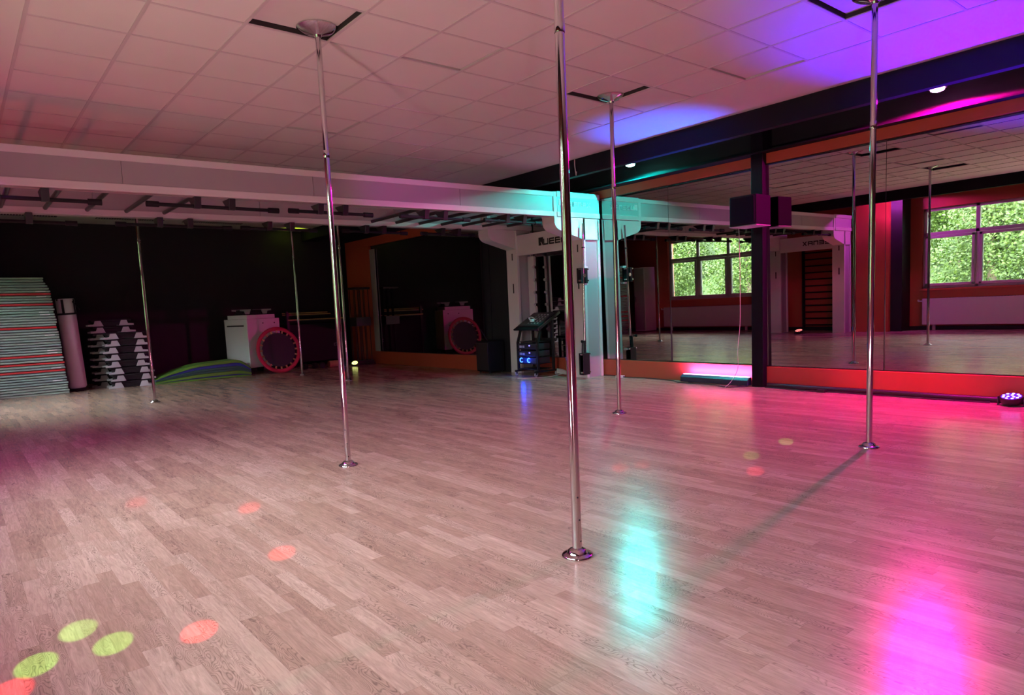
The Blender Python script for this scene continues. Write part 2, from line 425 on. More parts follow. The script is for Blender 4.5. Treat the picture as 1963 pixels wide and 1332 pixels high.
def mirror(y0, y1, z0, z1, X, a, b, piv, label):
    # a, b: tiny lean of the glass; the plane passes through (X, piv, 1.2)
    def xx(y, z): return X + a * (y - piv) + b * (z - 1.2)
    m = MB(); th = .006
    vs = [(xx(y, z) + d, y, z) for d in (0, th) for y in (y0, y1) for z in (z0, z1)]
    m.add(vs, [(0, 1, 3, 2), (4, 6, 7, 5), (0, 2, 6, 4), (1, 5, 7, 3), (0, 4, 5, 1), (2, 3, 7, 6)])
    r = empty('wall_mirror', (X, (y0 + y1) / 2, z0)); m.v = [tuple(Vector(v) - r.location) for v in m.v]
    m.build('mirror_glass', M['mirror'], r)
    e = MB(); w = .008
    for (ya_, yb_, za_, zb_) in ((y0, y1, z0 - w, z0), (y0, y1, z1, z1 + w), (y0 - .0015, y0, z0, z1), (y1, y1 + .0015, z0, z1)):
        e.box(xx((ya_ + yb_) / 2, (za_ + zb_) / 2) - .004, X + .03, ya_, yb_, za_, zb_)
    e.v = [tuple(Vector(v) - r.location) for v in e.v]
    e.build('edge_strip', M['edge'], r)
    tag(r, label, 'mirror', 'wall mirrors')
# left-leaning constants from the reflections
A3, B3 = -.009, -.0118
MP = dict(a=A3, b=B3)
mirror(3.435, 4.895, .283, 2.875, MX3 - .01, A3, B3, 3.0, 'narrow mirror right beside the dark column')
mirror(0.9, 3.430, .283, 2.875, MX3 - .01, A3, B3, 3.0, 'wide mirror at the right edge of the picture')
mirror(-0.6, 0.895, .283, 2.875, MX3 - .01, A3, B3, 3.0, 'mirror beyond the right edge, next to the wide right mirror')
mirror(5.075, 6.52, .283, 2.875, MX2 - .01, A3, B3, 6.0, 'mirror left of the dark column above the glowing light bar')
mirror(6.525, 8.20, .283, 2.875, MX2 - .01, A3, B3, 6.0, 'mirror directly right of the white training frame')
mirror(8.205, 9.94, .283, 2.875, MX2 - .01, A3, B3, 6.0, 'mirror behind the white training frame and the black cart')
mirror(10.63, 14.98, .30, 2.79, MX1 - .012, 0, -.002, 12.8, 'large dark mirror in the orange surround of the far corner')
struct(MB().box(7.94, 7.96, 14.76, 15.0, .30, 2.72).build('trim_5', M['rig_panel'], bevel=.002))

# wall-mounted monitor speaker on the column
sp = empty('wall_speaker', (8.1, 4.97, 2.10))
MB().box(-.20, .14, -.19, .19, 0, .37).build('cabinet', M['cloth_black'], sp, bevel=.012)
MB().box(-.215, -.2, -.17, .17, .02, .35).build('front_grille', M['cloth_black'], sp, bevel=.006)
MB().box(-.20, .14, -.19, .19, -.012, -.001).build('base_plate', M['rig_panel'], sp, bevel=.003)
MB().box(.05, .2, -.05, .05, .1, .25).build('bracket', M['black_metal'], sp)
tag(sp, 'black box speaker mounted high on the dark column between the mirrors', 'speaker')
t = MB().tube(smooth_pts([(8.02, 5.10, 2.08), (8.1, 5.14, 1.5), (8.16, 5.18, .9), (8.13, 5.2, .5), (8.16, 5.22, .25), (8.10, 5.28, .08), (7.98, 5.3, .006)]), .004, 6)
tag(t.build('hanging_cord', M['cable_w'], smooth=True), 'thin pale cord hanging from the black box speaker to the floor', 'cord')

# ------------------------------------------------------------------ dance poles
def make_pole():
    r = empty('dance_pole')
    m = MB(); m.rod((0, 0, .02), (0, 0, 1.7), .0225, n=32); m.build('lower_tube', M['chrome'], r, smooth=True)
    m = MB(); m.rod((0, 0, 1.7), (0, 0, 3.33), .0215, n=32); m.build('upper_tube', M['chrome'], r, smooth=True)
    m = MB(); m.lathe([(.0235, 0), (.0245, .004), (.0245, .05), (.0235, .054)], (0, 0, 2.38)); m.build('collar', M['chrome'], r, smooth=True)
    m = MB(); m.lathe([(.075, 0), (.075, .006), (.07, .012), (.05, .016), (.044, .03), (.034, .036), (.024, .04)], (0, 0, .001)); m.build('floor_plate', M['chrome'], r, smooth=True)
    m = MB()
    for z, a in ((.29, -2.3), (.18, -2.0), (.075, -1.8)): m.rod((.021 * math.cos(a), .021 * math.sin(a), z), (.0232 * math.cos(a), .0232 * math.sin(a), z), .0045, n=10)
    m.each('locking_hole', M['ink'], r)
    m = MB(); m.lathe([(.026, -.06), (.03, -.046), (.055, -.036), (.10, -.024), (.135, -.010), (.152, .002), (.152, .010), (.14, .014)], (0, 0, 3.312)); m.build('ceiling_dome', M['chrome'], r, smooth=True)
    return r
pl = ['chrome dance pole left of centre, its dome under the open tile at top left',
      'nearest chrome dance pole right of centre, running off the top edge',
      'chrome dance pole with a visible dome, between the nearest pole and the dark column',
      'rightmost chrome dance pole standing before the right mirror',
      'thin far dance pole beside the stack of step platforms',
      'thinnest far dance pole in front of the red-rimmed trampoline',
      'far dance pole just right of the left-of-centre pole, near the yellow floor light']
p0 = make_pole()
for i, ((x, y), lab) in enumerate(zip(poles, pl)):
    o = p0 if i == 0 else copy_tree(p0)
    o.location = (x, y, 0); o.rotation_euler.z = .4 * i
    tag(o, lab, 'dance pole', 'chrome dance poles')

# ------------------------------------------------------------------ training rig
rig = empty('training_rig', (3.7, 8.8, 0))
tag(rig, 'long white overhead training frame on posts with black pull-up bars', 'training rig')
RL = Vector(rig.location)
def rp(mb, nm, mat, par=None, bevel=0, smooth=False, each=False):
    off = RL
    mb.v = [tuple(Vector(v) - off) for v in mb.v]
    if each: return mb.each(nm, mat, par if par else rig, bevel, smooth)
    return mb.build(nm, mat, par if par else rig, bevel, smooth)
XL, XR = -1.0, 8.37
BZ0, BZ1 = 2.535, 2.905
def slope(x): return 0.03 * (x - 3.7) / 4.0
def sbox(m, x0, x1, y0, y1, z0, z1):
    a, b = slope(x0), slope(x1)
    vs = [(x0, y0, z0 + a), (x1, y0, z0 + b), (x0, y1, z0 + a), (x1, y1, z0 + b), (x0, y0, z1 + a), (x1, y0, z1 + b), (x0, y1, z1 + a), (x1, y1, z1 + b)]
    m.add(vs, [(0, 2, 3, 1), (4, 5, 7, 6), (0, 1, 5, 4), (2, 6, 7, 3), (0, 4, 6, 2), (1, 3, 7, 5)])
for fy, sgn in ((7.88, 1), (9.85, -1)):
    y0, y1 = (fy, fy + .15) if sgn > 0 else (fy - .15, fy)
    m = MB(); sbox(m, -.06, 7.37, y0, y1, BZ0, BZ0 + .075); sbox(m, -.06, 7.37, y0, y1, BZ1 - .07, BZ1); sbox(m, -.06, 7.37, y0 + .03, y1 - .03, BZ0, BZ1)
    beam = rp(m, 'beam', M['rig'], bevel=.006)
    segs = (-.06, 1.49, 3.5, 5.62, 7.37)
    for a, b in zip(segs, segs[1:]):
        m = MB(); sbox(m, a + .003, b - .003, y0 + .012, y1 - .012, BZ0 + .07, BZ1 - .065)
        q = rp(m, 'beam_panel', M['rig_panel'], beam)
    for (a, b, ca, cb, side) in ((7.42, XR, 7.36, 7.43, 1), (-1.0, -.11, -.12, -.05, -1)):
        ye0, ye1 = (fy - .02, fy + .30) if sgn > 0 else (fy - .30, fy + .02)
        m = MB(); sbox(m, a, b, ye0, ye1, BZ0 - .002, BZ0 + .078); sbox(m, a, b, ye0, ye1, BZ1 - .075, BZ1 + .012); sbox(m, a + .02, b - .02, ye0 + .03, ye1 - .03, BZ0, BZ1)
        blk = rp(m, 'end_block', M['rig'], bevel=.012)
        m = MB(); sbox(m, a + .01, b - .01, ye0 + .012, ye1 - .012, BZ0 + .06, BZ1 - .06); rp(m, 'block_panel', M['rig_panel'], blk)
        m = MB(); sbox(m, ca, cb, ye0 + .015, ye1 - .015, BZ0 - .004, BZ1 + .004); rp(m, 'collar', M['rig'], bevel=.004)
        # curved gusset under the block
        if side > 0: cx0, cx1 = 7.37, 7.99
        else: cx0, cx1 = -.04, -.64
        d = 1 if side > 0 else -1
        zt = BZ0 + slope(cx0) - .003
        pts = [(cx1 + d * .35, zt), (cx0, zt)]
        for k in range(7):
            a_ = PI - k * (PI / 2 - .35) / 6
            pts.append((cx0 + d * (.17 + .17 * math.cos(a_)), zt - .07 - .14 * math.sin(a_)))
        pts += [(cx1, zt - .33), (cx1 + d * .35, zt - .33)]
        m = MB(); m.prism(pts, 'y', ye0 + .02, ye1 - .02); g = rp(m, 'gusset', M['rig'])
        m = MB()
        for k in (.25, .42):
            xa = cx0 + d * k; m.box(min(xa, xa + d * .1), max(xa, xa + d * .1), ye0 + .1, ye1 - .1, zt - .235 - (k - .2) * .28, zt - .2 - (k - .2) * .28)
        # posts
    for xa, xb, face in ((7.98, XR, 7.98), (-1.0, -.61, -.61)):
        ye0, ye1 = (fy, fy + .30) if sgn > 0 else (fy - .30, fy)
        zt = BZ0 - .33 + slope(xa)
        m = MB(); m.box(xa, xa + .055, ye0, ye1, 0, zt + .32); m.box(xb - .055, xb, ye0, ye1, 0, zt + .32); m.box(xa + .02, xb - .02, ye0 + .06, ye1 - .06, 0, zt + .32); post = rp(m, 'post', M['rig'], bevel=.006)
        m = MB(); m.box(xa + .05, xb - .05, ye0 + .03, ye1 - .03, 0, zt + .32); rp(m, 'post_channel', M['rig_inner'], post)
        xo = (xa - .003, xa + .01) if face == 7.98 else (xb - .01, xb + .003)
        yc = (ye0 + ye1) / 2 - .02
        m = MB(); m.box(xo[0], xo[1], yc - .012, yc + .012, 2.04, 2.16); m.box(xo[0], xo[1], yc - .014, yc + .014, 1.45, 1.62)
        rp(m, 'post_slot', M['ink'], post, each=True)
# rungs between the beams
for x in [-.26, .16, .58, 1.0, 1.42, 1.84, 2.27] + [5.22 + .43 * k for k in range(7)]:
    m = MB(); z = 2.60 + slope(x); m.rod((x, 8.0, z), (x, 9.72, z), .024, n=12); rp(m, 'rung', M['black_metal'], smooth=True)
# pull-up bars on trapezoid brackets
def letters(word, h):
    """squared block capitals as polygons in (u, v), advance to the right"""
    t = .19
    G = {'Q': [[(0, 0), (.55, 0), (.62, .18), (.42, .42), (.5, .5), (.78, .2), (.86, 0), (1, 0), (1, 1), (0, 1)]],
         'U': [[(0, .78), (0, 0), (1, 0), (1, .78), (1 - t, .78), (1 - t, t), (t, t), (t, .78)]],
         'E': [[(0, 0), (1, 0), (1, t), (0, t)], [(0, .78), (1, .78), (1, .78 - t), (0, .78 - t)], [(0, .31), (1, .31), (1, .31 + t), (0, .31 + t)], [(0, 0), (t, 0), (t, .78), (0, .78)]],
         'N': [[(0, 0), (t, 0), (t, .78 - t), (1 - t, .78 - t), (1 - t, 0), (1, 0), (1, .78), (0, .78)]],
         'A': [[(0, 0), (1, 0), (1, .78), (0, .78), (0, .78 - t), (1 - t, .78 - t), (1 - t, .31 + t), (0, .31 + t)], [(0, 0), (t, 0), (t, .31), (0, .31)], [(1 - t, 0), (1, 0), (1, .3), (1 - t, .3)]],
         'X': [[(0, 0), (t * 1.3, 0), (1, .78), (1 - t * 1.3, .78)], [(1 - t * 1.3, 0), (1, 0), (t * 1.3, .78), (0, .78)]]}
    G['A'] = [[(0, 0), (t, 0), (t, .78), (0, .78)], [(0, .78 - t), (1, .78 - t), (1, .78), (0, .78)], [(1 - t, 0), (1, 0), (1, .78), (1 - t, .78)], [(0, .25), (1, .25), (1, .25 + t), (0, .25 + t)]]
    out = []; u = 0
    for c in word:
        w = h * (.85 if c == 'Q' else .92)
        for poly in G[c]: out.append([(u + x * w, y * h) for x, y in poly])
        u += w + h * (.06 if c == 'Q' else .16)
    return out, u
for side in (1, -1):
    x = 8.0 if side > 0 else -.62
    m = MB(); m.box(min(x, x + side * .05), max(x, x + side * .05), 8.17, 9.57, 2.11, 2.47); hp = rp(m, 'header_panel', M['rig'], bevel=.004)
    polys, wd = letters('QUEENAX', .135)
    m = MB()
    for poly in polys:
        pts = [((8.97 - u) if side > 0 else (8.97 - wd + u), 2.235 + v - .06 * (0)) for u, v in poly]
        m.prism(pts, 'x', x - side * .004, x + side * .001)
    rp(m, 'lettering', M['ink'], hp)
# white lettering on the end block of the front beam
polys, wd = letters('QUEENAX', .095)
m = MB()
for poly in polys: m.prism([(7.47 + u, 2.70 + slope(7.8) + v) for u, v in poly], 'y', 7.862, 7.874)
rp(m, 'lettering', M['white_ink'], None)
# notched white rail in the doorway of the frame
m = MB(); pts = [(9.56, .12), (9.56, 2.1)]
z = 2.1
while z > .3:
    pts += [(9.405, z), (9.395, z - .02), (9.395, z - .17), (9.435, z - .18), (9.435, z - .215)]; z -= .225
pts.append((9.435, .12))
m.prism(pts, 'x', 8.24, 8.29); rp(m, 'notched_rail', M['rig'])

def bar_with_brackets(x0, x1, brs, y):
    xm = (x0 + x1) / 2; z = 2.435 + slope(xm)
    m = MB(); m.rod((x0 + .1, y, z), (x1 - .1, y, z), .019, n=14)
    m.rod((x0, y, z), (x0 + .12, y, z), .03, n=14); m.rod((x1 - .12, y, z), (x1, y, z), .03, n=14)
    b = rp(m, 'pull_up_bar', M['black'], smooth=True)
    for bx in brs:
        zt = BZ0 + slope(bx) - .001
        pr = [(y - .05, zt), (y + .20, zt), (y + .03, z - .022), (y - .025, z - .022)]
        m = MB(); m.prism(pr, 'x', bx - .035, bx + .035); rp(m, 'bar_bracket', M['black_metal'], b, bevel=.004)
for y in (7.97, 9.68):
    for x0, x1, brs in ((-.1, 1.30, (.45, .83)), (1.70, 3.09, (2.20, 2.56)), (3.21, 4.30, (3.60, 3.92)), (4.70, 5.82, (5.10, 5.40)), (6.08, 7.16, (6.50, 6.82))):
        bar_with_brackets(x0, x1, brs, y)
# rod with two clamp boxes standing before the front right post
m = MB(); m.rod((7.86, 7.80, .55), (7.90, 7.80, 2.47), .017, n=14); rod = rp(m, 'guide_rod', M['chrome2'], smooth=True)
m = MB(); m.rod((7.83, 7.80, .40), (7.845, 7.80, .62), .035, n=14); rp(m, 'sleeve', M['black_metal'], rod)
m = MB(); m.rod((7.77, 7.76, .61), (7.84, 7.79, .61), .012, n=10); m.lathe([(.004, -.025), (.022, -.018), (.022, .0), (.01, .004)], (7.77, 7.76, .61), 14, 'x'); rp(m, 'knob', M['black'], rod)
for z0, z1, xx in ((1.53, 1.77, 7.865), (.07, .42, 7.85)):
    m = MB(); m.box(xx - .075, xx - .02, 7.76, 7.86, z0, z1); m.box(xx + .02, xx + .075, 7.76, 7.86, z0, z1); m.box(xx - .03, xx + .03, 7.83, 7.87, z0, z1)
    if z0 < 1: m.box(xx - .075, xx + .075, 7.755, 7.83, z0, z1)
    cb = rp(m, 'clamp_box', M['black'], bevel=.006)
    m = MB()
    for zz in (z0 + .04, z1 - .02):
        for s in (-1, 1): m.box(xx + s * .085 - .012, xx + s * .085 + .012, 7.76, 7.80, zz - .012, zz + .012)
    m.lathe([(.028, 0), (.03, .004), (.03, .014), (.02, .02)], (xx, 7.75, (z0 + z1) / 2 if z0 > 1 else z0 + .1), 18, 'y') if z0 > 1 else None
    rp(m, 'bolt', M['chrome2'], cb, each=True)
m = MB(); m.box(7.89, 7.985, 7.80, 7.86, 1.50, 1.53); m.box(7.89, 7.985, 7.80, 7.86, 1.77, 1.80); m.box(7.88, 7.985, 7.80, 7.86, .38, .41); rp(m, 'rod_arm', M['rig'], each=True)
m = MB(); m.lathe([(.018, 0), (.028, .004), (.028, .018), (.018, .022)], (7.895, 7.80, 2.08), 16); rp(m, 'rod_ring', M['black'], rod)

# ------------------------------------------------------------------ downlights in the soffits
def lamp(x, y, c, label, tilt=0.5, wall=1):
    r = empty('downlight', (x, y, SZ))
    m = MB(); m.lathe([(.03, -.001), (.03, -.06), (.085, -.075), (.085, -.125), (.078, -.13), (.07, -.125), (.07, -.11)], (0, 0, 0), 24); m.build('housing', M['black_metal'], r, smooth=True)
    m = MB(); m.lathe([(.066, -.12), (.062, -.145), (.035, -.156), (.002, -.16)], (0, 0, 0), 24)
    m.build('lens', emission('lamp lens ' + label[:8], c, 45), r, smooth=True)
    tag(r, label, 'downlight', 'coloured downlights in the black soffits')
    return r
MAG, CY = (1.0, 0.0, 0.62), (0.0, 1.0, 0.9)
lamp(8.08, 2.838, (1, .25, .85), 'pink glowing downlight under the black soffit at the right')
lamp(8.08, 6.95, (.25, 1, .85), 'turquoise glowing downlight under the black soffit near the training frame')
lamp(-.84, 6.86, (1, .15, .7), 'pink downlight on the window side, seen glowing in the right mirror')

LK = 1.0
def spot(loc, to, col, power, ang, blend=.6, size=.03, name='spot_light'):
    d = bpy.data.lights.new(name, 'SPOT'); d.color = col; d.energy = power * LK; d.spot_size = math.radians(ang)
    d.spot_blend = blend; d.shadow_soft_size = size
    o = bpy.data.objects.new(name, d); COL.objects.link(o); o.location = loc
    o.rotation_euler = (Vector(to) - Vector(loc)).to_track_quat('-Z', 'Y').to_euler(); return o
def area(loc, to, col, power, sx, sy, name='area_light', spread=PI):
    d = bpy.data.lights.new(name, 'AREA'); d.shape = 'RECTANGLE'; d.size = sx; d.size_y = sy; d.color = col; d.energy = power * LK
    d.spread = spread
    o = bpy.data.objects.new(name, d); COL.objects.link(o); o.location = loc
    o.rotation_euler = (Vector(to) - Vector(loc)).to_track_quat('-Z', 'Z').to_euler(); return o
def point(loc, col, power, r=.03, name='point_light'):
    d = bpy.data.lights.new(name, 'POINT'); d.color = col; d.energy = power * LK; d.shadow_soft_size = r
    o = bpy.data.objects.new(name, d); COL.objects.link(o); o.location = loc; return o
LZ = SZ - .165
spot((8.08, 2.838, LZ), (8.08, 2.838, 0), (1, 0, .36), 1300, 172, .10, .03)
spot((8.08, 6.95, LZ), (8.08, 6.95, 0), CY, 270, 170, .2, .03)
spot((-.84, 6.86, LZ), (-.84, 6.86, 0), (.9, .06, .9), 270, 172, .12, .03)

# ------------------------------------------------------------------ floor lights
def par(x, y, label, led, tilt, rz, s=1.0, flat=True):
    r = empty('par_light', (x, y, 0)); r.rotation_euler.z = rz; r.scale = (s, s, s)
    R_ = Matrix.Rotation(tilt, 3, 'Y')
    def R2(mb, up): mb.v = [tuple(R_ @ Vector(v) + Vector((0, 0, up))) for v in mb.v]; return mb
    up = .075
    R2(MB().lathe([(.06, -.06), (.085, -.045), (.1, 0), (.1, .02), (.09, .022)], (0, 0, 0), 28), up).build('can', M['black_metal'], r, smooth=True)
    m = MB()
    for k in range(12):
        a = 2 * PI * k / 9; rr = .068 if k < 9 else .028
        if k >= 9: a = 2 * PI * (k - 9) / 3
        m.lathe([(.013, .022), (.012, .028), (.004, .031)], (rr * math.cos(a), rr * math.sin(a), 0), 10)
    R2(m, up).each('led_lens', emission('led ' + label[:9], [min(1, c + .25) for c in led], 5), r)
    m = MB(); m.lathe([(.001, .0215), (.088, .0215), (.088, .0235), (.001, .0235)], (0, 0, 0), 28)
    R2(m, up).build('face_plate', emission('plate ' + label[:9], led, 1.0), r)
    m = MB()
    for s_ in (-1, 1): m.box(-.02, .02, s_ * .11 - .004, s_ * .11 + .004, 0, .09)
    m.box(-.02, .02, -.115, .115, 0, .006); m.build('yoke', M['black_metal'], r)
    MB().box(-.14, .14, -.12, .12, -.0, .004).build('base', M['black_metal'], r) if False else None
    tag(r, label, 'stage light', 'flat stage lights on the floor'); return r
par(8.13, 2.12, 'flat black stage light with violet glowing dots at the right edge', (.22, .02, 1), -.25, 0)
par(7.25, 14.75, 'small stage light glowing yellow-green by the far corner', (.75, 1, .12), -.6, .9, .8)
par(-.2, 8.85, 'red stage light inside the left posts of the training frame, seen in the mirror', (1, .05, .05), .3, 0)
spot((-.545, -.2, 2.75), (8.35, 3.2, .12), (1, 0, .10), 3000, 12, 1.0, .04)  # added red spot to redden the right skirting, no fixture of its own
# blue beam up to the ceiling from the violet stage light
spot((8.13, 2.12, .13), (6.75, 1.5, HC), (.06, .0, 1), 3600, 72, 1.0, .08)
spot((7.25, 14.75, .12), (6.55, 16.2, HC), (.75, 1, .05), 900, 12, .9)
spot((-.2, 8.85, .13), (.6, 7.6, HC), (1, .10, .12), 60, 110, .9, .08)

# LED wash bar in front of the orange skirting
bar = empty('light_bar', (8.27, 5.66, 0))
MB().prism([(-.055, .012), (.045, .012), (.045, .115), (-.01, .115), (-.055, .08)], 'y', -.55, .55).build('housing', principled('dark blue housing', (.02, .025, .07), .35), bar, bevel=.004)
MB().box(-.008, .042, -.53, .53, .116, .124).build('led_strip', emission('pink white leds', (1, .42, .9), 5), bar)
m = MB()
for s in (-.4, .4): m.box(-.05, .04, s - .02, s + .02, 0, .013)
m.v = m.v; m.each('foot', M['black_metal'], bar)
tag(bar, 'low floor light bar glowing pink against the orange skirting', 'light bar')
area((8.285, 5.66, .14), (8.40, 5.66, .26), (1, .12, .75), 26, .04, 1.06)
spot((8.2, 5.66, .13), (7.0, 5.5, HC), (.0, .10, 1), 1700, 34, 1.0, .03)
spot((8.26, 5.9, .14), (8.28, 5.9, 3.0), (.05, .2, 1), 90, 40, 1.0, .03)

# cables along the right skirting
m = MB().tube(smooth_pts([(8.38, 7.95, .012), (8.36, 7.6, .012), (8.3, 7.35, .01), (8.34, 6.9, .01), (8.26, 6.4, .01), (8.1, 6.1, .01), (8.12, 5.6, .01), (8.0, 5.3, .01), (8.2, 5.1, .01)]), .007, 8)
tag(m.build('floor_cable', M['cable_b'], smooth=True), 'thin dark cable lying along the skirting left of the column', 'cable')
pa = empty('power_adapter', (8.24, 7.4, 0)); MB().box(-.035, .035, -.07, .07, .001, .04).build('case', M['white'], pa, bevel=.006)
MB().rod((0, -.07, .02), (0, -.10, .02), .008, n=10).build('strain_relief', M['black'], pa)
tag(pa, 'small white power adapter on the floor near the training frame', 'power adapter')
m = MB()
m.tube(smooth_pts([(8.29, 4.86, .03), (8.27, 4.2, .03), (8.29, 3.4, .03), (8.27, 2.8, .03), (8.28, 2.3, .03), (8.27, 1.5, .03), (8.28, 0, .03)]), .030, 10)
tag(m.build('cable_hose', M['cable_b'], smooth=True), 'thick black cable hose along the red-lit skirting on the right', 'cable')
m = MB().tube(smooth_pts([(8.22, 4.86, .008), (8.2, 4.6, .008), (8.14, 4.3, .008), (8.2, 3.9, .008), (8.19, 3.0, .008), (8.2, 2.45, .008), (8.2, 2.32, .012)]), .007, 8)
m.box(8.13, 8.20, 4.02, 4.12, .0, .03)
tag(m.build('plug_cable', M['cable_b'], smooth=True), 'thin black cord with a plug beside the thick black hose', 'cable')
m = MB().tube(smooth_pts([(7.23, 7.26, HC - .01), (7.23, 7.26, 3.2), (7.22, 7.24, 3.12), (7.21, 7.22, 3.06), (7.19, 7.2, 3.05), (7.18, 7.18, 3.09)]), .007, 8)
tag(m.build('ceiling_hook', M['cable_w'], smooth=True), 'small pale hook hanging where the ceiling meets the black soffit', 'hook')

# ------------------------------------------------------------------ AV cart
ct = empty('av_cart', (7.72, 9.06, 0))
def cp(mb, nm, mat, par=None, bevel=0, smooth=False): return mb.build(nm, mat, par or ct, bevel, smooth)
bm_ = M['black_metal']
TL = Matrix.Rotation(-.50, 3, 'Y'); PV = (0, 0, .82)
def tb(m, *b): return m.box(*b, TL, PV)
desk = cp(tb(MB(), -.03, .55, -.33, .33, .80, .825), 'desk_top', M['black'], bevel=.004)
cp(tb(MB(), -.03, .55, -.345, -.331, .80, .845), 'desk_edge', M['chrome2'], desk)
cp(tb(MB(), .06, .50, -.26, .28, .826, .85), 'control_panel', M['fascia'], desk, bevel=.004)
for i in range(5):
    for j_ in range(4): cp(tb(MB(), .12 + i * .07, .14 + i * .07, -.2 + j_ * .08, -.17 + j_ * .08, .85, .858), 'button', M['grey_foot'], desk)
for sy in (-.27, .25):
    m = MB(); m.box(-.02, .02, sy - .018, sy + .018, .10, .58)
    m.add([(-.02, sy - .018, .58), (.02, sy - .018, .58), (-.02, sy + .018, .58), (.02, sy + .018, .58), (.06, sy - .018, .80), (.10, sy - .018, .82), (.06, sy + .018, .80), (.10, sy + .018, .82)],
        [(0, 2, 3, 1), (4, 5, 7, 6), (0, 1, 5, 4), (2, 6, 7, 3), (0, 4, 6, 2), (1, 3, 7, 5)]); cp(m, 'front_leg', bm_)
    cp(MB().box(.34, .38, sy - .018, sy + .018, .10, .96), 'rear_leg', bm_)
    cp(MB().box(-.08, .44, sy - .02, sy + .02, .07, .10), 'base_rail', bm_)
cp(MB().box(.39, .42, -.3, .28, .6, .64), 'rear_bar', bm_)
for z in (.60, .47, .345, .22): cp(MB().box(-.015, .33, -.25, .23, z - .010, z), 'shelf', bm_)
for k, z in enumerate((.47, .345)):
    am = cp(MB().box(-.02, .30, -.245, .225, z + .002, z + .095), 'amplifier', M['fascia'], bevel=.004)
    cp(MB().box(-.026, -.02, .05, .10, z + .02, z + .06), 'label_plate', M['fascia_silver'], am)
    cp(MB().box(-.026, -.02, .12, .18, z + .02, z + .06), 'label_plate', M['fascia_silver'], am)
    cp(MB().box(-.027, -.02, -.09, -.07, z + .05, z + .07), 'status_led', emission('blue led', (.12, .1, 1), 6), am)
ru = cp(MB().box(-.02, .30, -.245, .225, .222, .325), 'ring_unit', M['fascia'], bevel=.004)
for yc in (-.06, .14):
    m = MB()
    pts = [(-.026, yc + .036 * math.cos(-2.3 + k * .23), .275 + .036 * math.sin(-2.3 + k * .23)) for k in range(21)]
    cp(m.tube(pts, .007, 6), 'light_ring', emission('blue ring', (.02, .08, 1), 12), ru)
cp(MB().box(-.015, .33, -.25, .23, .11, .125), 'bottom_shelf', bm_)
for sx in (-.06, .42):
    for sy in (-.27, .25):
        m = MB(); m.rod((sx, sy - .012, .033), (sx, sy + .012, .033), .032, n=16); cs_ = cp(m, 'caster', M['grey_foot'], bevel=.002)
        cp(MB().box(sx - .012, sx + .012, sy - .018, sy + .018, .035, .07), 'caster_fork', bm_, cs_)
tag(ct, 'black music cart on casters with blue glowing rings under the white frame', 'cart')
point((7.64, 9.10, .275), (.0, .05, 1), 1.6, .03)
mic = empty('headset', (7.86, 9.05, .935))
MB().tube(smooth_pts([(-.05, 0, .03), (-.03, .06, .07), (.03, .06, .08), (.05, 0, .05), (.02, -.04, .04)]), .012, 8).build('band', M['white'], mic, smooth=True)
MB().box(-.06, 0, -.05, .01, .0, .05).build('pad', M['white'], mic, bevel=.008)
tag(mic, 'small white headset lying on the sloped black cart top', 'headset')
m = MB()
pts = []
for k in range(60):
    a = k * .55; pts.append((8.02 + .10 * math.cos(a) + .01 * math.sin(k), 8.50 + .07 * math.sin(a * .97), .012 + .12 * abs(math.sin(a * .5 + .3)) * (1 - k / 90)))
pts += [(7.8, 8.55, .01), (7.5, 8.62, .01), (7.3, 8.85, .01)]
tag(m.tube(smooth_pts(pts, 3), .006, 6).build('coiled_cable', M['cable_w'], smooth=True), 'coiled pale cable on the floor behind the black music cart', 'cable')

# PA speaker beside the pier
ps = empty('floor_speaker', (7.80, 10.25, 0))
MB().box(-.17, .2, -.2, .2, .03, .60).build('cabinet', M['cloth_black'], ps, bevel=.02)
MB().box(-.182, -.17, -.18, .18, .06, .57).build('grille', M['black_metal'], ps, bevel=.005)
m = MB()
for sx in (-.12, .15):
    for sy in (-.15, .15): m.rod((sx, sy, 0), (sx, sy, .03), .02, n=12)
m.each('rubber_foot', M['black'], ps)
m = MB(); m.rod((0, .05, .60), (-.08, .15, .82), .008, n=8); m.build('antenna', M['black_metal'], ps)
tag(ps, 'black loudspeaker on the floor left of the training frame', 'speaker')
sb = empty('subwoofer', (8.15, 10.0, 0)) if False else None

